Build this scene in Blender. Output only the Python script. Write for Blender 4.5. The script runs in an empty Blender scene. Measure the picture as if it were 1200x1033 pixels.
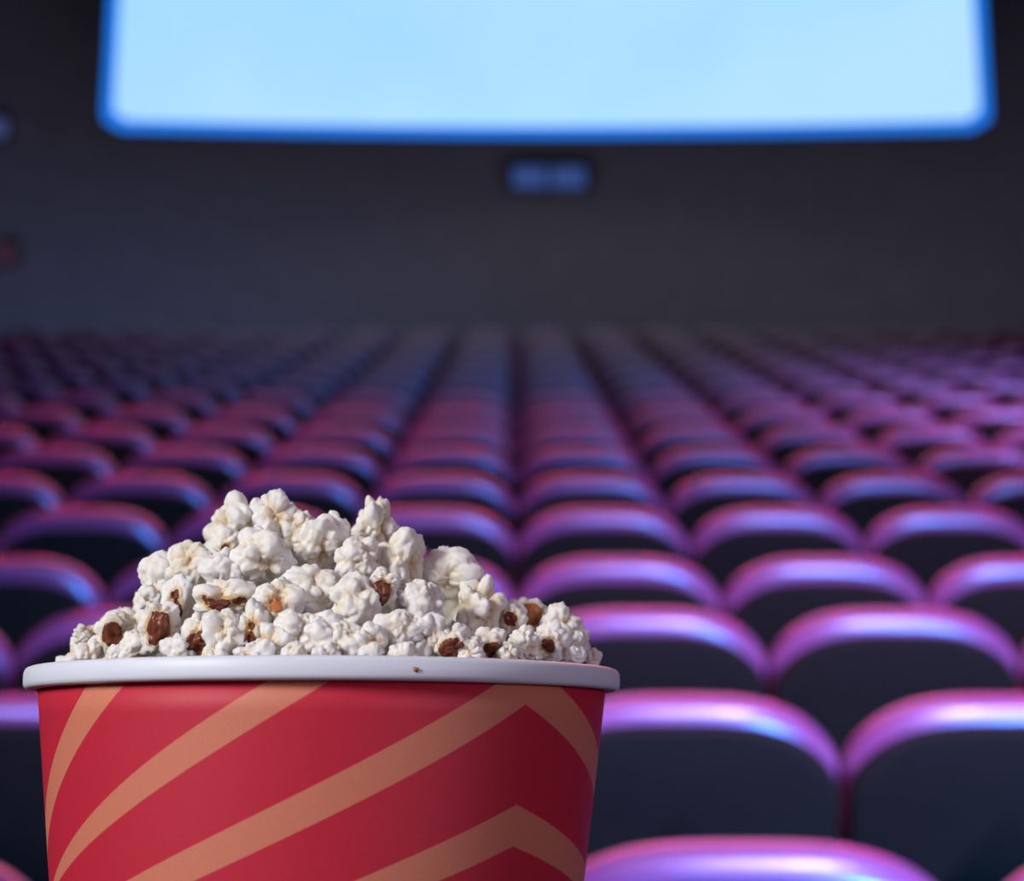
import bpy, bmesh, math, random
import numpy as np
from mathutils import Vector, Matrix, noise

sc = bpy.context.scene
COL = sc.collection
PI = math.pi
EYE = 1.58                      # eye height over the floor of the standing aisle
F = 2270.0                      # focal length in pixels of a 1200 px wide frame
VX, VY = 605.0, 220.0           # where the level viewing direction meets the frame

# ---------------------------------------------------------------- camera
cam = bpy.data.cameras.new('camera')
cam.sensor_fit = 'HORIZONTAL'
cam.sensor_width = 36.0
cam.lens = 36.0 * F / 1200.0
cam.shift_x = -(VX - 600.0) / 1200.0
cam.shift_y = -(516.5 - VY) / 1200.0
cam.clip_start = 0.02
cam.dof.use_dof = True
cam.dof.focus_distance = 0.575
cam.dof.aperture_fstop = cam.lens / 6.6
camo = bpy.data.objects.new('camera', cam)
COL.objects.link(camo)
camo.location = (0, 0, EYE)
camo.rotation_euler = (PI / 2, 0, 0)
sc.camera = camo

# ---------------------------------------------------------------- world, lights, exposure
w = bpy.data.worlds.new('world'); sc.world = w
w.use_nodes = True
w.node_tree.nodes['Background'].inputs[0].default_value = (0.02, 0.022, 0.035, 1)
w.node_tree.nodes['Background'].inputs[1].default_value = 1.0
vs = sc.view_settings
vs.view_transform = 'Standard'; vs.look = 'None'; vs.exposure = 0.0; vs.gamma = 1.0
vs.use_curve_mapping = False

def aim(o, target):
    o.rotation_euler = (Vector(target) - o.location).to_track_quat('-Z', 'Y').to_euler()

def area_lamp(name, loc, target, size, power, color, size_y=None, spread=PI):
    l = bpy.data.lights.new(name, 'AREA'); l.energy = power; l.color = color
    l.size = size; l.spread = spread
    if size_y: l.shape = 'RECTANGLE'; l.size_y = size_y
    o = bpy.data.objects.new(name, l); COL.objects.link(o)
    o.location = loc; aim(o, target)
    return o

def spot_lamp(name, loc, target, power, color, angle, blend=0.8, radius=0.1):
    l = bpy.data.lights.new(name, 'SPOT'); l.energy = power; l.color = color
    l.spot_size = math.radians(angle); l.spot_blend = blend; l.shadow_soft_size = radius
    o = bpy.data.objects.new(name, l); COL.objects.link(o)
    o.location = loc; aim(o, target)
    return o

# unseen spots added behind the viewer: key and fill for the bucket
spot_lamp('added_bucket_spot', (-1.6, -0.65, EYE + 1.15), (-0.06, 0.6, EYE - 0.16), 225, (1.0, 0.98, 0.98), 22, 0.5, 0.36)
spot_lamp('added_bucket_spot', (1.5, -0.9, EYE + 0.6), (-0.06, 0.6, EYE - 0.16), 42, (0.90, 0.78, 1.0), 18, 0.5, 0.25)
# unseen violet spots added to light the seat tops
spot_lamp('added_violet_spot', (1.3, 1.3, EYE + 3.2), (1.25, 3.6, 0.6), 3100, (0.31, 0.32, 1.0), 60, 0.9, 0.25)
spot_lamp('added_violet_spot', (5.2, 3.0, EYE + 3.6), (4.6, 8.2, 0.3), 11000, (0.22, 0.26, 1.0), 50, 0.9, 0.3)
spot_lamp('added_violet_spot', (-1.3, 1.2, EYE + 2.6), (-1.0, 3.0, 0.75), 800, (0.22, 0.30, 1.0), 30, 0.9, 0.2)
# unseen red lamps added to redden the seat tops and left rows
area_lamp('added_red_lamp', (1.0, 12.0, EYE + 2.2), (0.9, 3.0, 0.7), 9.0, 150, (1.0, 0.03, 0.04), 0.2, math.radians(120))
spot_lamp('added_red_lamp', (-3.0, 6.5, EYE + 3.4), (-1.8, 6.6, 0.6), 90, (1.0, 0.10, 0.16), 90, 0.9, 0.3)
# unseen blue spot added to colour the rear of the seat tops
spot_lamp('added_blue_spot', (2.5, -1.0, EYE + 0.85), (0.9, 3.3, 0.5), 4200, (0.02, 0.25, 1.0), 48, 0.8, 0.12)
# dim overhead fill added to lift the dark room
for yy, pw in ((3.0, 40), (11.0, 22), (19.0, 45)):
    area_lamp('added_dim_fill', (0, yy, EYE + 5.3), (0, yy, 0), 6.0, pw, (0.95, 0.90, 1.0), 2.0)
# hidden floor strip added to brighten the wall under the screen
area_lamp('added_wall_light', (0, 19.9, -0.45), (0, 22.7, 2.6), 15.5, 40, (0.76, 0.78, 1.0), 0.12)

# ---------------------------------------------------------------- materials
def new_mat(name):
    m = bpy.data.materials.new(name); m.use_nodes = True
    return m, m.node_tree, m.node_tree.nodes['Principled BSDF']

def mat(name, col, rough=0.6, spec=0.5, noise_scale=None, amount=0.12, bump=0.0, bump_scale=None, **kw):
    m, nt, b = new_mat(name)
    b.inputs['Roughness'].default_value = rough
    b.inputs['Specular IOR Level'].default_value = spec
    for k, v in kw.items():
        b.inputs[k.replace('_', ' ')].default_value = v
    if noise_scale:
        tc = nt.nodes.new('ShaderNodeTexCoord')
        n = nt.nodes.new('ShaderNodeTexNoise'); n.inputs['Scale'].default_value = noise_scale
        n.inputs['Detail'].default_value = 4
        nt.links.new(tc.outputs['Object'], n.inputs['Vector'])
        r = nt.nodes.new('ShaderNodeMix'); r.data_type = 'RGBA'
        r.inputs[6].default_value = (*[c * (1 - amount) for c in col], 1)
        r.inputs[7].default_value = (*[min(1, c * (1 + amount)) for c in col], 1)
        nt.links.new(n.outputs['Fac'], r.inputs[0])
        nt.links.new(r.outputs[2], b.inputs['Base Color'])
        if bump:
            n2 = nt.nodes.new('ShaderNodeTexNoise'); n2.inputs['Scale'].default_value = bump_scale or noise_scale
            nt.links.new(tc.outputs['Object'], n2.inputs['Vector'])
            bp = nt.nodes.new('ShaderNodeBump'); bp.inputs['Strength'].default_value = bump
            bp.inputs['Distance'].default_value = 0.002
            nt.links.new(n2.outputs['Fac'], bp.inputs['Height'])
            nt.links.new(bp.outputs[0], b.inputs['Normal'])
    else:
        b.inputs['Base Color'].default_value = (*col, 1)
    return m

def emit_mat(name, col, strength):
    m, nt, b = new_mat(name)
    b.inputs['Base Color'].default_value = (0.02, 0.02, 0.03, 1)
    b.inputs['Emission Color'].default_value = (*col, 1)
    b.inputs['Emission Strength'].default_value = strength
    return m

M = {}
M['wall'] = mat('dark_acoustic_wall', (0.23, 0.22, 0.25), 0.95, 0.1, 3.0, 0.15)
M['floor'] = mat('dark_carpet', (0.035, 0.03, 0.045), 0.95, 0.1, 60.0, 0.3)
M['ceiling'] = mat('dark_ceiling', (0.05, 0.05, 0.06), 0.95, 0.1, 2.0, 0.1)
M['ledge'] = mat('dark_ledge', (0.06, 0.05, 0.05), 0.6, 0.3, 8.0, 0.2)
M['shell'] = mat('dark_seat_shell', (0.027, 0.0115, 0.0058), 0.8, 0.06, 40.0, 0.15)
M['fabric'] = mat('red_seat_vinyl', (0.40, 0.055, 0.11), 0.32, 0.8, 25.0, 0.12, 0.15, 260.0,
                  Coat_Weight=0.7, Coat_Roughness=0.36)
M['metal'] = mat('black_metal', (0.02, 0.02, 0.025), 0.5, 0.4, 30.0, 0.2)
M['light_block'] = mat('black_light_block', (0.03, 0.03, 0.04), 0.95, 0.05, 12.0, 0.2)
M['rim'] = mat('white_rim_paper', (0.74, 0.78, 0.90), 0.45, 0.4, 60.0, 0.03)
M['inside'] = mat('white_cup_lining', (0.75, 0.75, 0.78), 0.6, 0.3, 30.0, 0.04)
M['hull'] = mat('brown_hull', (0.16, 0.042, 0.018), 0.38, 0.5, 260.0, 0.65)
M['hull_amber'] = mat('amber_hull', (0.42, 0.14, 0.04), 0.4, 0.5, 260.0, 0.5)

def popcorn_material():
    m, nt, b = new_mat('popped_corn')
    at = nt.nodes.new('ShaderNodeAttribute'); at.attribute_name = 'tone'
    tc = nt.nodes.new('ShaderNodeTexCoord')
    n = nt.nodes.new('ShaderNodeTexNoise'); n.inputs['Scale'].default_value = 120; n.inputs['Detail'].default_value = 3
    nt.links.new(tc.outputs['Object'], n.inputs['Vector'])
    ml = nt.nodes.new('ShaderNodeMath'); ml.operation = 'MULTIPLY_ADD'
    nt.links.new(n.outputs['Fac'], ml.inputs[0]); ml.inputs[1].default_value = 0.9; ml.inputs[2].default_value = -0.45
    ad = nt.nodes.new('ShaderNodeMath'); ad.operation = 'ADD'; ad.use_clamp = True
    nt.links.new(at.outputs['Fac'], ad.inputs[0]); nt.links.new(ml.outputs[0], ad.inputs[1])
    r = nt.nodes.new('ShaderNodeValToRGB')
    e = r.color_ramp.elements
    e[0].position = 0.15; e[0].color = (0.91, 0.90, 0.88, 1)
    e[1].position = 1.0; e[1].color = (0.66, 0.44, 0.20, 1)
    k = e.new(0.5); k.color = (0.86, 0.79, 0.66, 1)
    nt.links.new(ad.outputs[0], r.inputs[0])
    nt.links.new(r.outputs[0], b.inputs['Base Color'])
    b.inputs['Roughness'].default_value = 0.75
    b.inputs['Specular IOR Level'].default_value = 0.2
    b.inputs['Subsurface Weight'].default_value = 0.25
    b.inputs['Subsurface Radius'].default_value = (1.0, 0.8, 0.6)
    b.inputs['Subsurface Scale'].default_value = 0.0025
    n2 = nt.nodes.new('ShaderNodeTexNoise'); n2.inputs['Scale'].default_value = 420; n2.inputs['Detail'].default_value = 3
    nt.links.new(tc.outputs['Object'], n2.inputs['Vector'])
    bp = nt.nodes.new('ShaderNodeBump'); bp.inputs['Strength'].default_value = 0.35; bp.inputs['Distance'].default_value = 0.0012
    nt.links.new(n2.outputs['Fac'], bp.inputs['Height']); nt.links.new(bp.outputs[0], b.inputs['Normal'])
    return m
M['corn'] = popcorn_material()

# ---------------------------------------------------------------- helpers
def tag(o, label=None, cat=None, group=None, kind=None):
    if label: o['label'] = label
    if cat: o['category'] = cat
    if group: o['group'] = group
    if kind: o['kind'] = kind
    return o

def empty(name, loc=(0, 0, 0), rot=(0, 0, 0)):
    o = bpy.data.objects.new(name, None); COL.objects.link(o)
    o.empty_display_size = 0.05
    o.location = loc; o.rotation_euler = rot
    return o

def link_mesh(name, me, m, parent=None, smooth=True):
    if m and not me.materials: me.materials.append(m)
    if smooth:
        me.polygons.foreach_set('use_smooth', [True] * len(me.polygons))
    o = bpy.data.objects.new(name, me); COL.objects.link(o)
    if parent: o.parent = parent
    return o

def mesh_py(name, v, f):
    me = bpy.data.meshes.new(name); me.from_pydata([tuple(p) for p in v], [], f); me.update()
    return me

def box_mesh(name, lo, hi, bevel=0.0, seg=2):
    bm = bmesh.new()
    bmesh.ops.create_cube(bm, size=1.0)
    for v in bm.verts:
        v.co = Vector([(lo[i] + hi[i]) / 2 + v.co[i] * (hi[i] - lo[i]) for i in range(3)])
    if bevel:
        bmesh.ops.bevel(bm, geom=list(bm.edges), offset=bevel, segments=seg, affect='EDGES')
    me = bpy.data.meshes.new(name); bm.to_mesh(me); bm.free()
    return me

def lathe(name, prof, n=128, closed=False):
    v, f = [], []
    for (r, z) in prof:
        for i in range(n):
            a = 2 * PI * i / n
            v.append((r * math.sin(a), -r * math.cos(a), z))
    k = len(prof)
    for j in range(k if closed else k - 1):
        for i in range(n):
            a, b_ = j * n, ((j + 1) % k) * n
            f.append((a + i, a + (i + 1) % n, b_ + (i + 1) % n, b_ + i))
    return mesh_py(name, v, f)

def px(x, y, d):
    """point at distance d in front of the viewer that stands where the photograph shows it"""
    return Vector(((x - VX) / F * d, d, EYE + (VY - y) / F * d))

# ---------------------------------------------------------------- the room
ROWS = 18
Z0, DZ, PITCH = 2.325, 0.95, 0.55
SEAT_H = 0.92
drops = [0.790, 0.862, 0.922, 0.99, 1.016, 1.05, 1.08, 1.11]
while len(drops) < ROWS: drops.append(drops[-1] + 0.025)
row_y = [Z0 + DZ * i for i in range(ROWS)]
row_floor = [EYE - d - SEAT_H for d in drops]
HALF, FRONT, BACK = 8.2, 22.7, -3.0
CEIL = EYE + 5.6

v, f = [], []
edges = [BACK, 0.95] + [row_y[i] - 0.42 for i in range(1, ROWS)] + [row_y[-1] + 0.53, FRONT + 0.3]
levels = [0.0] + row_floor + [row_floor[-1] - 0.02]
prof = []
for i, lv in enumerate(levels):
    prof.append((edges[i], lv)); prof.append((edges[i + 1], lv))
for (y, z) in prof:
    v.append((-HALF, y, z)); v.append((HALF, y, z))
for i in range(len(prof) - 1):
    f.append((2 * i, 2 * i + 1, 2 * i + 3, 2 * i + 2))
n0 = len(v)
v += [(-HALF, BACK, -1.2), (HALF, BACK, -1.2), (-HALF, FRONT + .3, -1.2), (HALF, FRONT + .3, -1.2)]
f.append((n0, n0 + 2, n0 + 3, n0 + 1))
tag(link_mesh('floor', mesh_py('floor', v, f), M['floor'], smooth=False), 'dark carpeted floor stepping down under the seat rows', kind='structure')
FL = row_floor[-1] - 0.02
def wall(name, lo, hi, label, m='wall'):
    return tag(link_mesh(name, box_mesh(name, lo, hi), M[m], smooth=False), label, kind='structure')
wall('wall_front', (-HALF, FRONT, FL), (HALF, FRONT + 0.3, CEIL), 'dark wall behind and below the cinema screen')
wall('wall_left', (-HALF - 0.3, BACK, -1.2), (-HALF, FRONT + 0.3, CEIL), 'dark side wall of the auditorium')
wall('wall_right', (HALF, BACK, -1.2), (HALF + 0.3, FRONT + 0.3, CEIL), 'dark side wall of the auditorium')
wall('wall_back', (-HALF, BACK - 0.3, 0), (HALF, BACK, CEIL), 'dark rear wall of the auditorium')
wall('ceiling', (-HALF - .3, BACK - .3, CEIL), (HALF + .3, FRONT + .3, CEIL + 0.2), 'dark ceiling of the auditorium', 'ceiling')

# ---------------------------------------------------------------- cinema screen
SX, SD, SAG = 0.335, 22.1, 0.75
S_BOT = EYE + (VY - 156) / F * SD
S_H, S_W = 4.4, 9.82
def screen_surface(name, inset, dy, thick):
    nx, nz = 72, 40
    v, f = [], []
    rc = 0.20 - inset * 0.5
    hw0 = S_W / 2 - inset
    for k in range(2):
        for j in range(nz + 1):
            z = inset + (S_H - 2 * inset) * j / nz
            hw = hw0 - 0.055 * z
            e = min(z - inset, S_H - inset - z)
            if e < rc: hw -= rc - math.sqrt(max(0, rc * rc - (rc - e) ** 2))
            for i in range(nx + 1):
                t = -1 + 2 * i / nx
                x = t * hw
                bow = -0.045 * (1 - t * t) * (1 - j / nz)
                v.append((x, -SAG * (x / (S_W / 2)) ** 2 + dy + k * thick, z + bow))
    n1 = (nx + 1) * (nz + 1)
    for j in range(nz):
        for i in range(nx):
            a = j * (nx + 1) + i
            f.append((a, a + 1, a + nx + 2, a + nx + 1))
            f.append((n1 + a, n1 + a + nx + 1, n1 + a + nx + 2, n1 + a + 1))
    ring = [i for i in range(nx)] + [j * (nx + 1) + nx for j in range(nz)] + \
           [nz * (nx + 1) + i for i in range(nx, 0, -1)] + [j * (nx + 1) for j in range(nz, 0, -1)]
    for q in range(len(ring)):
        a, b_ = ring[q], ring[(q + 1) % len(ring)]
        f.append((b_, a, n1 + a, n1 + b_))
    me = mesh_py(name, v, f)
    # distance from the edge of the picture
    at = me.attributes.new('edge', 'FLOAT', 'POINT')
    vals = []
    for p in v:
        vals.append(p[2])
    at.data.foreach_set('value', vals)
    return me

def screen_material():
    m, nt, b = new_mat('lit_screen')
    tc = nt.nodes.new('ShaderNodeTexCoord')
    sp = nt.nodes.new('ShaderNodeSeparateXYZ'); nt.links.new(tc.outputs['Object'], sp.inputs[0])
    n = nt.nodes.new('ShaderNodeTexNoise'); n.inputs['Scale'].default_value = 0.35
    nt.links.new(tc.outputs['Object'], n.inputs['Vector'])
    r = nt.nodes.new('ShaderNodeValToRGB')
    e = r.color_ramp.elements
    e[0].position = 0.3; e[0].color = (0.33, 0.68, 1.0, 1)
    e[1].position = 0.7; e[1].color = (0.46, 0.77, 1.0, 1)
    mx = nt.nodes.new('ShaderNodeMath'); mx.operation = 'MULTIPLY_ADD'
    nt.links.new(sp.outputs['Z'], mx.inputs[0]); mx.inputs[1].default_value = -0.10; mx.inputs[2].default_value = 0.18
    ad = nt.nodes.new('ShaderNodeMath'); ad.operation = 'ADD'; ad.use_clamp = True
    nt.links.new(mx.outputs[0], ad.inputs[0]); nt.links.new(n.outputs['Fac'], ad.inputs[1])
    nt.links.new(ad.outputs[0], r.inputs[0])
    nt.links.new(r.outputs[0], b.inputs['Emission Color'])
    b.inputs['Emission Strength'].default_value = 1.0
    b.inputs['Base Color'].default_value = (0.1, 0.1, 0.1, 1)
    return m
M['screen'] = screen_material()
M['screen_fringe'] = emit_mat('blue_lens_fringe', (0.010, 0.21, 0.92), 1.0)  # lens colour fringe put in as a glowing blue border
scr = empty('cinema_screen', (SX, SD, S_BOT))
tag(scr, 'wide glowing pale blue cinema screen with rounded corners and painted blue fringe', 'screen')
link_mesh('blue_fringe_border', screen_surface('blue_fringe_border', 0.0, 0.0, 0.05), M['screen_fringe'], scr)['label'] = 'saturated blue lens fringe built as a glowing border'
link_mesh('projection_surface', screen_surface('projection_surface', 0.125, -0.03, 0.03), M['screen'], scr)['label'] = 'pale blue lit picture'
link_mesh('light_block_sheet', screen_surface('light_block_sheet', -0.02, 0.055, 0.04), M['light_block'], scr)['label'] = 'dark sheet added to block light behind the picture'  # added sheet that keeps the border's glow off the wall
# frame of struts that holds the screen off the wall
for sx in (-4.2, 0, 4.2):
    yb = -SAG * (sx / (S_W / 2)) ** 2 + 0.10
    link_mesh('support_strut', box_mesh('support_strut', (sx - 0.05, yb, 0.2), (sx + 0.05, FRONT - SD, 0.3)), M['metal'], scr, False)
    link_mesh('support_strut', box_mesh('support_strut', (sx - 0.05, yb, 3.4), (sx + 0.05, FRONT - SD, 3.5)), M['metal'], scr, False)

# lit panel under the screen
p = px(643, 208, FRONT - 0.12)
lp = empty('light_panel', (p.x, FRONT, p.z))
tag(lp, 'small dim blue light panel on the dark wall below the screen', 'light panel')
link_mesh('housing', box_mesh('housing', (-0.50, -0.12, -0.17), (0.50, 0.0, 0.17), 0.02), M['metal'], lp, False)
M['panel'] = emit_mat('dim_blue_panel', (0.03, 0.065, 0.22), 1.0)
for sx in (-0.225, 0.225):
    link_mesh('diffuser', box_mesh('diffuser', (sx - 0.20, -0.132, -0.125), (sx + 0.20, -0.115, 0.125), 0.008), M['panel'], lp, False)
# small wall lamps beside the screen
def wall_lamp(x, y, col, label):
    p = px(x, y, FRONT - 0.1)
    o = empty('wall_lamp', (p.x, FRONT, p.z))
    tag(o, label, 'lamp')
    link_mesh('back_plate', box_mesh('back_plate', (-0.14, -0.03, -0.17), (0.14, 0, 0.17), 0.01), M['metal'], o, False)
    me = lathe('lamp_shade', [(0.001, -0.12), (0.09, -0.11), (0.12, 0.0), (0.09, 0.11), (0.001, 0.12)], 20)
    s = link_mesh('lamp_shade', me, emit_mat('lamp_glow', col, 1.0), o)
    s.location = (0, -0.10, 0); s.scale = (1, 0.7, 1)
wall_lamp(6, 296, (0.04, 0.012, 0.022), 'small dim red lamp low on the dark front wall')
wall_lamp(-3, 150, (0.05, 0.055, 0.16), 'small dim blue lamp on the front wall beside the screen')

# ---------------------------------------------------------------- cinema seats
HW = 0.272
def top_drop(t): return 0.118 * (1 - (1 - min(1.0, abs(t)) ** 3.4) ** 0.70)
def back_outline(hw, top, low, inset=0.0):
    """closed outline (x, z), z measured from the seat's top"""
    pts = []
    n = 28
    for i in range(n + 1):
        t = -math.cos(PI * i / n)
        t = math.copysign(abs(t) ** 0.9, t)
        pts.append((t * (hw - inset), -top_drop(t) + top - inset))
    xs = hw - inset
    zc = pts[-1][1]
    for k in range(1, 5): pts.append((xs - 0.012 * k / 4, zc + (low - zc) * k / 4))
    for k in range(3, -1, -1): pts.append((-xs + 0.012 * k / 4, zc + (low - zc) * k / 4) if k else (-xs, zc))
    return pts[:-1]

def slab(name, rings, cap0=True, cap1=True):
    v, f = [], []
    for (pts, y) in rings:
        v += [(a, y, b_) for (a, b_) in pts]
    n = len(rings[0][0])
    for r in range(len(rings) - 1):
        for i in range(n):
            a, b_ = r * n, (r + 1) * n
            f.append((a + i, a + (i + 1) % n, b_ + (i + 1) % n, b_ + i))
    for cap, base, sgn in ((cap0, 0, 1), (cap1, (len(rings) - 1) * n, -1)):
        if cap:
            c = len(v); pts, y = rings[0] if sgn == 1 else rings[-1]
            v.append((0, y, sum(q[1] for q in pts) / n))
            for i in range(n):
                t = (base + (i + 1) % n, base + i, c)
                f.append(t if sgn == 1 else t[::-1])
    return mesh_py(name, v, f)

RHO, RY = 0.034, 0.045
rings = []
for k in range(11):
    ph = -PI / 2 + PI * k / 10
    rings.append((back_outline(HW, 0, -0.55, RHO * (1 - math.cos(ph))), RY * math.sin(ph)))
rings.append((back_outline(HW, 0, -0.55, RHO + 0.07), RY + 0.022))
rings.append((back_outline(HW, 0, -0.55, RHO + 0.15), RY + 0.028))
me_cushion = slab('back_cushion', rings)
def shell_mesh(sh):
    """dark shell; sh = how far the red roll stands above it"""
    return slab('back_shell', [
        (back_outline(HW - 0.004, -sh, -0.70, 0.014), -RY - 0.020),
        (back_outline(HW - 0.004, -sh, -0.70, 0.004), -RY - 0.017),
        (back_outline(HW - 0.004, -sh, -0.70, 0.0), -RY - 0.008),
        (back_outline(HW - 0.004, -sh, -0.70, 0.0), -RY + 0.012)])
SHELLS = [shell_mesh(q) for q in (0.026, 0.028, 0.038, 0.050)]
me_seat = box_mesh('seat_cushion', (-0.235, 0.055, 0.34), (0.235, 0.50, 0.455), 0.035, 4)
me_arm = box_mesh('arm_rest', (-0.272, 0.03, 0.60), (-0.252, 0.42, 0.64), 0.008, 2)
me_post = box_mesh('arm_post', (-0.271, 0.16, 0.0), (-0.253, 0.30, 0.605), 0.006, 1)
me_leg = box_mesh('leg', (-0.03, 0.05, 0.0), (0.03, 0.22, 0.345), 0.008, 1)
me_foot = box_mesh('foot_plate', (-0.09, 0.0, 0.0), (0.09, 0.27, 0.012), 0.004, 1)
for me, m in ((me_cushion, 'fabric'), (me_seat, 'fabric'), (me_arm, 'metal'), (me_post, 'metal'), (me_leg, 'metal'), (me_foot, 'metal')):
    me.materials.append(M[m])
    me.polygons.foreach_set('use_smooth', [True] * len(me.polygons))
for me in SHELLS:
    me.materials.append(M['shell'])
    me.polygons.foreach_set('use_smooth', [True] * len(me.polygons))
LEAN = math.radians(8)
PARTS = [('back_cushion', me_cushion, True), ('back_shell', None, True), ('seat_cushion', me_seat, False),
         ('arm_rest', me_arm, False), ('arm_post', me_post, False), ('leg', me_leg, False), ('foot_plate', me_foot, False)]
ORD = ('first second third fourth fifth sixth seventh eighth ninth tenth eleventh twelfth thirteenth fourteenth fifteenth '
       'sixteenth seventeenth eighteenth').split()
rs = random.Random(5)
n_seats = 0
for r in range(ROWS):
    y, z = row_y[r], row_floor[r]
    half = 0.268 * y + 0.75
    k0, k1 = math.ceil(-half / PITCH - 0.5), math.floor(half / PITCH - 0.5)
    for k in range(k0, k1 + 1):
        s = empty('cinema_chair', ((k + 0.5) * PITCH, y, z))
        side, nth = ('right', ORD[k]) if k >= 0 else ('left', ORD[-k - 1])
        lab = '%s cinema chair, %s row past the bucket, %s %s of the centre gap' % ('dark-backed red' if r < 8 else 'dim blurred', ORD[r], nth, side)
        tag(s, lab, 'chair', 'cinema chairs of the %s row' % ORD[r])
        for (nm, me, up) in PARTS:
            o = bpy.data.objects.new(nm, me or SHELLS[min(r, 3)]); COL.objects.link(o); o.parent = s
            if up:
                o.location = (0, 0, SEAT_H); o.rotation_euler = (LEAN, 0, 0)
        n_seats += 1
print('seats', n_seats)

# ---------------------------------------------------------------- popcorn bucket
BD = 0.625
RC = px(381.8, 786, BD)                 # centre of the rim
TILT = math.radians(16.6)
PXM = BD / F                            # metres per pixel at the bucket
R_RIM, R_TOP, BH = 344.0 * PXM, 329.3 * PXM, 0.205
R_BOT = R_TOP - BH * 0.128
RIM_H = 25 * PXM
rot = (-TILT, 0, 0)
up = Vector((0, math.sin(TILT), math.cos(TILT)))
base = RC - up * BH
bucket = empty('popcorn_bucket', base, rot)
tag(bucket, 'red paper popcorn bucket with orange chevron stripes and white rolled rim', 'bucket')

def bucket_material():
    m, nt, b = new_mat('red_chevron_print')
    L = nt.links
    tc = nt.nodes.new('ShaderNodeTexCoord')
    sp = nt.nodes.new('ShaderNodeSeparateXYZ'); L.new(tc.outputs['Object'], sp.inputs[0])
    def mth(op, a, b_=None, c=None, clamp=False):
        n = nt.nodes.new('ShaderNodeMath'); n.operation = op; n.use_clamp = clamp
        for i, q in enumerate((a, b_, c)):
            if q is None: continue
            if isinstance(q, (int, float)): n.inputs[i].default_value = q
            else: L.new(q, n.inputs[i])
        return n.outputs[0]
    ny = mth('MULTIPLY', sp.outputs['Y'], -1.0)
    u = mth('ARCTAN2', sp.outputs['X'], ny)                 # angle round the bucket, 0 at the front
    v_ = mth('MULTIPLY', mth('SUBTRACT', BH, sp.outputs['Z']), 1000.0)   # millimetres below the rim's top
    d = mth('SUBTRACT', u, 0.80)
    wl = mth('ABSOLUTE', d)
    w2 = mth('MULTIPLY', wl, wl)
    right = mth('GREATER_THAN', d, 0.0)
    total = None
    def edge(A, BL, Q, BR):
        slope = mth('MULTIPLY_ADD', right, float(BR - BL), float(BL))
        yy = mth('MULTIPLY_ADD', slope, wl, float(A))
        return mth('MULTIPLY_ADD', w2, mth('MULTIPLY_ADD', right, float(-Q), float(Q)), yy) if Q else yy
    # upper and lower edge of each chevron: height at the apex, fall per radian, curve, fall on the other side
    for up_, lo_ in (((-106.2, 72, 0, 72), (-86.3, 67.4, 0, 67)), ((-38.6, 51.4, 0, 51), (-33.7, 63.2, -6.5, 48)),
                     ((0.3, 51.5, -6.3, 38.6), (12.4, 49, -6.3, 38.3)), ((40.2, 32.9, 0, 29.1), (51.6, 28.6, 0, 24.8)),
                     ((80, 26, 0, 23), (92, 22, 0, 20)), ((122, 20, 0, 18), (134, 17, 0, 15)), ((165, 15, 0, 13), (177, 13, 0, 11))):
        t1 = mth('SUBTRACT', v_, edge(*up_)); t2 = mth('SUBTRACT', edge(*lo_), v_)
        ins = mth('MULTIPLY', mth('MULTIPLY_ADD', t1, 2.2, 0.5, True), mth('MULTIPLY_ADD', t2, 2.2, 0.5, True))
        total = ins if total is None else mth('MAXIMUM', total, ins)
    n = nt.nodes.new('ShaderNodeTexNoise'); n.inputs['Scale'].default_value = 900; n.inputs['Detail'].default_value = 2
    L.new(tc.outputs['Object'], n.inputs['Vector'])
    mx = nt.nodes.new('ShaderNodeMix'); mx.data_type = 'RGBA'
    mx.inputs[6].default_value = (0.52, 0.018, 0.045, 1)
    mx.inputs[7].default_value = (0.62, 0.20, 0.125, 1)
    L.new(total, mx.inputs[0])
    hs = nt.nodes.new('ShaderNodeHueSaturation')
    L.new(mx.outputs[2], hs.inputs['Color'])
    L.new(mth('MULTIPLY_ADD', n.outputs['Fac'], 0.16, 0.92), hs.inputs['Value'])
    L.new(hs.outputs[0], b.inputs['Base Color'])
    b.inputs['Roughness'].default_value = 0.55
    b.inputs['Specular IOR Level'].default_value = 0.4
    return m
M['print'] = bucket_material()
wallprof = [(R_BOT - 0.002, 0.004)] + [(R_BOT + (R_TOP - R_BOT) * t, 0.001 + (BH - RIM_H * 0.5) * t) for t in [i / 16 for i in range(17)]]
wallprof += [(R_TOP - 0.0012, BH - RIM_H * 0.5)]
link_mesh('cup_wall', lathe('cup_wall', wallprof, 160), M['print'], bucket)['label'] = 'red wall printed with orange chevron stripes'
inn = [(R_TOP - 0.0013, BH - 0.001), (R_BOT - 0.0013, 0.010), (0.001, 0.010), (0.001, 0.006), (R_BOT - 0.001, 0.006)]
link_mesh('cup_lining', lathe('cup_lining', inn, 96), M['inside'], bucket)
rc_, rr = (R_RIM + R_TOP - 0.002) / 2, (R_RIM - R_TOP + 0.002) / 2
rp = []
for k in range(20):
    a = 2 * PI * k / 20
    ca, sa = math.cos(a), math.sin(a)
    rp.append((rc_ + rr * math.copysign(abs(ca) ** 0.7, ca), BH - RIM_H / 2 + RIM_H / 2 * math.copysign(abs(sa) ** 0.55, sa)))
link_mesh('rolled_rim', lathe('rolled_rim', rp, 160, True), M['rim'], bucket)['label'] = 'white rolled paper rim'

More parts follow.
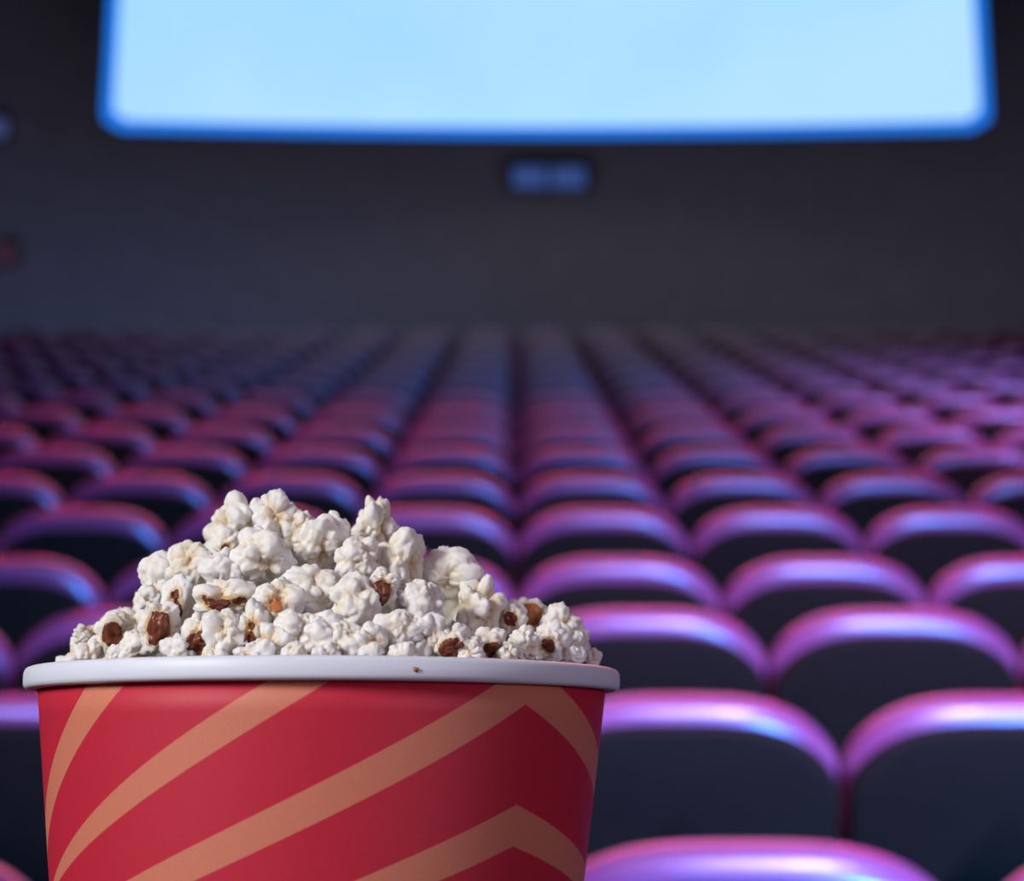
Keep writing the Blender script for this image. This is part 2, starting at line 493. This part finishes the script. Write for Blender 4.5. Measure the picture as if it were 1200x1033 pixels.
# ledge the bucket stands on: sloped capping on the low wall of the standing aisle
def ledge():
    o = tag(empty('wall_ledge', (RC.x, base.y, 0.0)), 'low dark wall with sloped capping under the popcorn bucket', kind='structure')
    link_mesh('low_wall', box_mesh('low_wall', (-2.2, -0.03, 0.0), (2.2, 0.14, base.z - 0.115)), M['wall'], o, False)
    c = link_mesh('capping', box_mesh('capping', (-2.2, -0.115, -0.035), (2.2, 0.125, 0.0), 0.006), M['ledge'], o, False)
    c.location = (0, 0, base.z); c.rotation_euler = rot
    l = link_mesh('lip', box_mesh('lip', (-2.2, R_BOT + 0.001, 0.0), (2.2, R_BOT + 0.016, 0.022), 0.004), M['ledge'], o, False)
    l.location = (0, 0, base.z); l.rotation_euler = rot
    for sx in (-1.6, -0.5, 0.5, 1.6):
        b_ = link_mesh('bracket', box_mesh('bracket', (sx - 0.02, -0.02, base.z - 0.13), (sx + 0.02, 0.12, base.z - 0.045)), M['metal'], o, False)
ledge()

# ---------------------------------------------------------------- popcorn
ICO = {}
def ico(sub):
    if sub not in ICO:
        bm = bmesh.new(); bmesh.ops.create_icosphere(bm, subdivisions=sub, radius=1.0)
        V = np.array([v_.co[:] for v_ in bm.verts]); Fc = [tuple(q.index for q in f_.verts) for f_ in bm.faces]
        bm.free(); ICO[sub] = (V, Fc)
    return ICO[sub]

def kernel_mesh(seed, sub=4, lobes=8, style='puff', hull=None, amber=False):
    """popped kernel of unit size: union of puffed lobes; hull = list of (dx, dz, angle, dent)"""
    rng = np.random.default_rng(seed)
    V, Fc = ico(sub)
    C, R = [], []
    golden = PI * (3 - 5 ** 0.5)
    ph = rng.uniform(0, 6.28)
    rq = rng.normal(size=4); rq /= np.linalg.norm(rq)
    for i in range(lobes):
        zz = 1 - 2 * (i + 0.5) / lobes
        q = np.array([math.sqrt(1 - zz * zz) * math.cos(i * golden + ph), math.sqrt(1 - zz * zz) * math.sin(i * golden + ph), zz])
        q = q + rng.normal(0, 0.18, 3); q /= np.linalg.norm(q)
        if style == 'butterfly':
            C.append(q * rng.uniform(0.38, 0.66)); R.append(rng.uniform(0.24, 0.40))
        elif style == 'round':
            C.append(q * rng.uniform(0.30, 0.45)); R.append(rng.uniform(0.48, 0.60))
        else:
            C.append(q * rng.uniform(0.34, 0.56)); R.append(rng.uniform(0.34, 0.50))
    for i in range(int(lobes * 1.4)):          # small knobs
        q = rng.normal(size=3); q /= np.linalg.norm(q)
        lim = {'butterfly': 0.72, 'round': 0.72, 'puff': 0.70}[style]
        C.append(q * rng.uniform(0.45, lim)); R.append(rng.uniform(0.14, 0.26))
    C = np.array(C); R = np.array(R)
    dots = V @ C.T
    disc = R[None, :] ** 2 - (np.sum(C * C, 1)[None, :] - dots ** 2)
    far = np.where(disc > 0, dots + np.sqrt(np.maximum(disc, 0)), 0.0)
    far = np.maximum(far, 0.30)
    kk = 26.0
    rad = np.log(np.mean(np.exp(kk * far), axis=1) * 4) / kk
    # fine wrinkles
    ofs = Vector(rng.uniform(-50, 50, 3))
    b1 = np.array([abs(noise.noise(Vector(p) * 1.9 + ofs)) for p in V])
    b2 = np.array([abs(noise.noise(Vector(p) * 4.3 + ofs)) for p in V])
    wr = np.array([noise.noise(Vector(p) * 3.2 - ofs) * 0.06 + noise.noise(Vector(p) * 9 - ofs) * 0.025 for p in V])
    # puffed folds: rounded swellings that meet in sharp creases
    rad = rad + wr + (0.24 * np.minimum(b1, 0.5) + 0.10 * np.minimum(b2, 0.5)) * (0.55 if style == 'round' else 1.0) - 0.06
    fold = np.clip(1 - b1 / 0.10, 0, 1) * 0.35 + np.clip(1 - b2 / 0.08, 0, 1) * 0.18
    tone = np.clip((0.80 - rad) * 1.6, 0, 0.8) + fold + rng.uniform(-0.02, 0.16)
    masks = []
    for (dx, dz, ang, dent) in (hull or []):
        ang = ang * 1.2
        h = np.array([dx, -1.0, dz]); h /= np.linalg.norm(h)
        an = np.arccos(np.clip(V @ h, -1, 1)) + wr * 1.3
        t = np.clip(1 - an / (ang * 1.25), 0, 1)
        s = t * t * (3 - 2 * t)
        rad = rad * (1 - dent * s)
        tone = tone + 0.55 * np.clip(1 - np.abs(an - ang) / 0.3, 0, 1)
        masks.append((an, ang))
    P = V * rad[:, None]
    me = bpy.data.meshes.new('kernel')
    me.from_pydata(P.tolist(), [], Fc); me.update()
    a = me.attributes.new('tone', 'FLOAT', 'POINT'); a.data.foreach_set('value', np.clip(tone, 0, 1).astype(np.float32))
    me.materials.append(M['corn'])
    me.polygons.foreach_set('use_smooth', [True] * len(Fc))
    hulls = []
    for (an, ang) in masks:
        keep = [f_ for f_ in Fc if max(an[i] for i in f_) < ang]
        if len(keep) < 6: continue
        ids = sorted({i for f_ in keep for i in f_}); mp = {q: k for k, q in enumerate(ids)}
        lift = np.clip((ang - an) / 0.18, 0, 1) * 0.045 - 0.004
        Q = [tuple(V[i] * (rad[i] + lift[i])) for i in ids]
        hm = bpy.data.meshes.new('hull'); hm.from_pydata(Q, [], [tuple(mp[i] for i in f_) for f_ in keep]); hm.update()
        hm.materials.append(M['hull_amber' if amber else 'hull'])
        hm.polygons.foreach_set('use_smooth', [True] * len(keep))
        hulls.append(hm)
    return me, hulls

# outline of the heap above the rim: (x, y) of its crest, as heights over the rim
CREST = [(84, 772), (92, 738), (120, 724), (160, 690), (175, 655), (215, 642), (250, 615), (275, 592), (320, 580), (350, 592), (380, 606),
         (405, 604), (440, 586), (470, 612), (505, 645), (545, 648), (560, 685), (590, 700), (620, 716), (660, 714), (685, 742), (705, 772)]
def crest(x):
    for (a, b_) in zip(CREST, CREST[1:]):
        if a[0] <= x <= b_[0]:
            return a[1] + (b_[1] - a[1]) * (x - a[0]) / (b_[0] - a[0])
    return 772
def heap_depth(x, y, size):
    """how far in front of the heap's ridge its surface lies at this place"""
    xm = (x - 376.5) * PXM
    Rr = R_TOP - size * PXM * 0.52
    s = math.sqrt(max(0.0, Rr * Rr - xm * xm))
    hh = max(1.0, 775 - crest(x))
    t = min(1.0, max(0.0, (775 - y) / hh))
    return s * (1 - t ** 1.25) * 0.95

GRP = 'popped kernels heaped in the bucket'
LOOK = {'puff': 'plump white', 'butterfly': 'knobbly white', 'round': 'smooth white'}
HIDDEN = 'white popped kernel mostly hidden among the other pieces of the heap'
# pieces with a look of their own, used to tell where the plain ones lie
MARKS = [((137, 742), 'round brown-centred piece'), ((188, 735), 'large brown hull'), ((209, 704), 'upright oval piece'),
         ((266, 702), 'brown-specked broad piece'), ((236, 750), 'dark hull shard'), ((297, 738), 'split-sided piece'),
         ((447, 690), 'slanting dark shard'), ((624, 722), 'amber-capped piece'), ((643, 754), 'dark-holed piece'),
         ((530, 755), 'reddish hull piece'), ((325, 706), 'faint amber patch'), ((441, 610), 'tall upright piece'),
         ((526, 672), 'mushroom-shaped piece'), ((560, 716), 'large angular piece'), ((673, 748), 'little end lobe')]
def plain_label(x, y, style):
    a, b_ = sorted(MARKS, key=lambda m: (m[0][0] - x) ** 2 + (m[0][1] - y) ** 2)[:2]
    return '%s popped kernel near the %s and the %s' % (LOOK[style], a[1], b_[1])
def kernel(x, y, size, label=None, seed=0, style='puff', sx=1.0, sz=1.0, hull=None, amber=False, lobes=8, push=0.0, rz=0.0):
    d = BD - heap_depth(x, y, size) + push
    me, hulls = kernel_mesh(1000 + seed, 5, lobes, style, hull, amber)
    rmax = size * d / F * 0.5 / 0.80
    if hulls:
        o = empty('popcorn_kernel', px(x, y, d)); b_ = bpy.data.objects.new('puff', me); COL.objects.link(b_); b_.parent = o
        for hm in hulls:
            q = bpy.data.objects.new('hull', hm); COL.objects.link(q); q.parent = o
            q['label'] = 'glossy amber hull' if amber else 'dark brown hull'
    else:
        o = bpy.data.objects.new('popcorn_kernel', me); COL.objects.link(o); o.location = px(x, y, d)
    o.scale = (rmax * sx, rmax, rmax * sz)
    o.rotation_euler = (0, rz, 0)
    tag(o, label or plain_label(x, y, style), 'popcorn', GRP)
    return o

K = kernel
# pieces with hulls, each its own look
K(137, 742, 52, 'round popped kernel with a brown cleft hull in a ring of white, near the rim', 2, 'round', hull=[(-0.05, 0.12, 0.50, 0.22)], push=-0.004)
K(188, 735, 60, 'popped kernel with a large ragged brown hull beside the round brown-centred one', 4, 'puff', 0.85, 1.05, hull=[(0.0, 0.15, 0.62, 0.25)], push=-0.006)
K(209, 704, 52, 'upright oval popped kernel with two small brown hull marks one above the other', 5, 'round', 0.78, 1.12, hull=[(0.0, -0.28, 0.42, 0.18), (-0.02, 0.50, 0.26, 0.15)], push=-0.006)
K(266, 702, 68, 'broad white popped kernel with a row of three brown specks across it', 8, 'puff', 1.15, 0.72, hull=[(-0.62, 0.18, 0.22, 0.15), (-0.08, -0.12, 0.34, 0.2), (0.70, 0.1, 0.24, 0.2)], push=-0.004)
K(236, 750, 60, 'popped kernel showing a big dark brown hull shard just above the rim', 9, 'puff', 0.8, 1.0, hull=[(0.05, -0.1, 0.72, 0.3)])
K(297, 738, 56, 'popped kernel with a narrow dark brown hull split down its side', 11, 'puff', 0.75, 1.05, hull=[(-0.1, -0.35, 0.42, 0.3), (0.0, 0.55, 0.3, 0.25)])
K(447, 690, 52, 'popped kernel with a dark slanting hull shard between white puffs', 27, 'puff', 0.8, 1.0, hull=[(0.05, 0.15, 0.62, 0.25)], push=0.000, rz=0.5)
K(599, 724, 40, 'small popped kernel with a tiny brown notch near the low end of heap', 38, 'round', hull=[(-0.1, 0.1, 0.42, 0.25)])
K(624, 722, 40, 'small popped kernel capped by a glossy amber hull', 39, 'round', hull=[(-0.05, 0.25, 0.66, 0.1)], amber=True)
K(643, 754, 48, 'white popped kernel with a dark round hole of hull, just above the rim', 41, 'puff', hull=[(-0.1, 0.1, 0.40, 0.25)])
K(530, 755, 50, 'popped kernel showing reddish brown hull under its puffs at the rim', 46, 'puff', hull=[(0.0, -0.1, 0.6, 0.25)])
K(575, 758, 46, 'small popped kernel with a brown hull edge wedged against the rim', 44, 'puff', hull=[(0.1, -0.1, 0.5, 0.25)])
K(325, 706, 56, 'creamy popped kernel with a faint amber hull patch in the middle of heap', 19, 'puff', hull=[(0.0, 0.1, 0.34, 0.12)], amber=True)
K(268, 640, 44, 'white popped kernel with a small purple-brown hull mark below the peak', 47, 'puff', hull=[(-0.1, 0.0, 0.3, 0.25)], push=-0.002)
# plain white pieces
K(102, 744, 36, seed=1, style='butterfly', lobes=6)
K(106, 766, 34, seed=3)
K(160, 762, 50, seed=51)
K(187, 672, 50, seed=6, style='round')
K(180, 697, 40, seed=52)
K(225, 664, 62, seed=7)
K(262, 670, 50, seed=15)
K(264, 744, 62, seed=10, sx=0.85, push=-0.004)
K(210, 764, 44, seed=53)
K(279, 616, 66, seed=12, style='butterfly', lobes=9)
K(322, 608, 68, seed=13, style='butterfly', sx=0.85, lobes=9, push=-0.003)
K(310, 652, 74, seed=14, style='puff', lobes=6, sz=0.95)
K(371, 640, 66, seed=16, sx=0.82, rz=0.45)
K(347, 622, 56, seed=17)
K(300, 618, 56, seed=61, push=0.006)
K(362, 690, 74, seed=18, sz=0.78)
K(318, 756, 50, seed=20, style='butterfly')
K(345, 740, 52, seed=21)
K(375, 745, 56, seed=37)
K(441, 610, 60, 'tall knobbly white popped kernel standing upright on one peak of the heap', 22, 'butterfly', 0.72, 1.1, lobes=9)
K(394, 626, 46, seed=23, sx=0.75)
K(420, 655, 56, seed=24)
K(472, 654, 66, seed=25, sz=1.05, sx=0.9)
K(415, 706, 66, seed=26)
K(526, 672, 72, 'large smooth mushroom-shaped white popped kernel with a round cap', 28, 'round', 1.05, 0.85, lobes=5)
K(517, 652, 26, seed=29)
K(490, 705, 62, seed=30)
K(560, 716, 76, 'large angular white popped kernel with folded lobes beside the mushroom-shaped one', 31, 'butterfly', 0.9, 1.05, lobes=10)
K(466, 738, 56, seed=33)
K(500, 745, 54, seed=34)
K(402, 752, 50, seed=35)
K(432, 757, 48, seed=36)
K(655, 732, 48, seed=40)
K(673, 748, 32, 'little white popped lobe sticking out at the low end of heap', 42, 'round', lobes=4)
K(694, 771, 22, 'tiny white popcorn crumb on the rim', 43, 'puff', push=0.0)
K(612, 757, 42, seed=45)
K(552, 764, 34, seed=48)
K(593, 768, 30, seed=49)
K(668, 766, 34, seed=54)
K(290, 770, 36, seed=55)
K(380, 770, 36, seed=56)
K(475, 768, 38, seed=57)
K(345, 768, 34, seed=58)
K(250, 772, 34, seed=59)
K(135, 772, 30, seed=60)
# rest of the heap, behind and under the pieces above
variants = [kernel_mesh(3000 + i, 4, 8, ('puff', 'butterfly', 'round')[i % 3])[0] for i in range(9)]
placed = [o.location.copy() for o in COL.objects if o.name.startswith('popcorn_kernel')]
rs = random.Random(11)
def fill(p, rad):
    if any((p - q).length < rad * 1.25 for q in placed): return
    loc = p - RC
    h = loc.dot(up); radial = (loc - up * h).length
    if radial > R_TOP - rad * 1.0 - 0.001 and h < 0.012: return
    if radial > R_TOP - 0.004: return
    vi = rs.randrange(9)
    o = bpy.data.objects.new('popcorn_kernel', variants[vi]); COL.objects.link(o)
    o.location = p; o.scale = (rad,) * 3
    o.rotation_euler = (rs.uniform(0, 6.28), rs.uniform(0, 6.28), rs.uniform(0, 6.28))
    tag(o, HIDDEN, 'popcorn', GRP)
    placed.append(p)
for _ in range(1500):
    x = rs.uniform(90, 700); c = crest(x)
    t = rs.uniform(0.0, 0.80)
    y = 775 - (775 - c) * t
    size = rs.uniform(52, 70)
    dep = heap_depth(x, y, size)
    back = rs.uniform(-0.80, 1.0)
    d = BD + back * dep if back > 0 else BD + back * max(0.0, dep - 0.014)
    lim = c + size * 0.62
    if y < lim: y = lim
    if y > 778: continue
    fill(px(x, y, BD) + Vector((0, d - BD, 0)), size * PXM * 0.5 / 0.86)
print('kernels', len(placed))

# small amber crumb stuck to the front of the rim
me, _ = kernel_mesh(777, 3, 5, 'puff')
me.materials.clear(); me.materials.append(M['hull_amber'])
cr = bpy.data.objects.new('popcorn_crumb', me); COL.objects.link(cr)
cr.location = bucket.matrix_basis @ Vector((R_RIM * math.sin(0.36), -R_RIM * math.cos(0.36), BH - RIM_H * 0.55))
cr.scale = (0.0013, 0.0008, 0.0009)
tag(cr, 'tiny amber popcorn crumb stuck to the white rim', 'crumb')
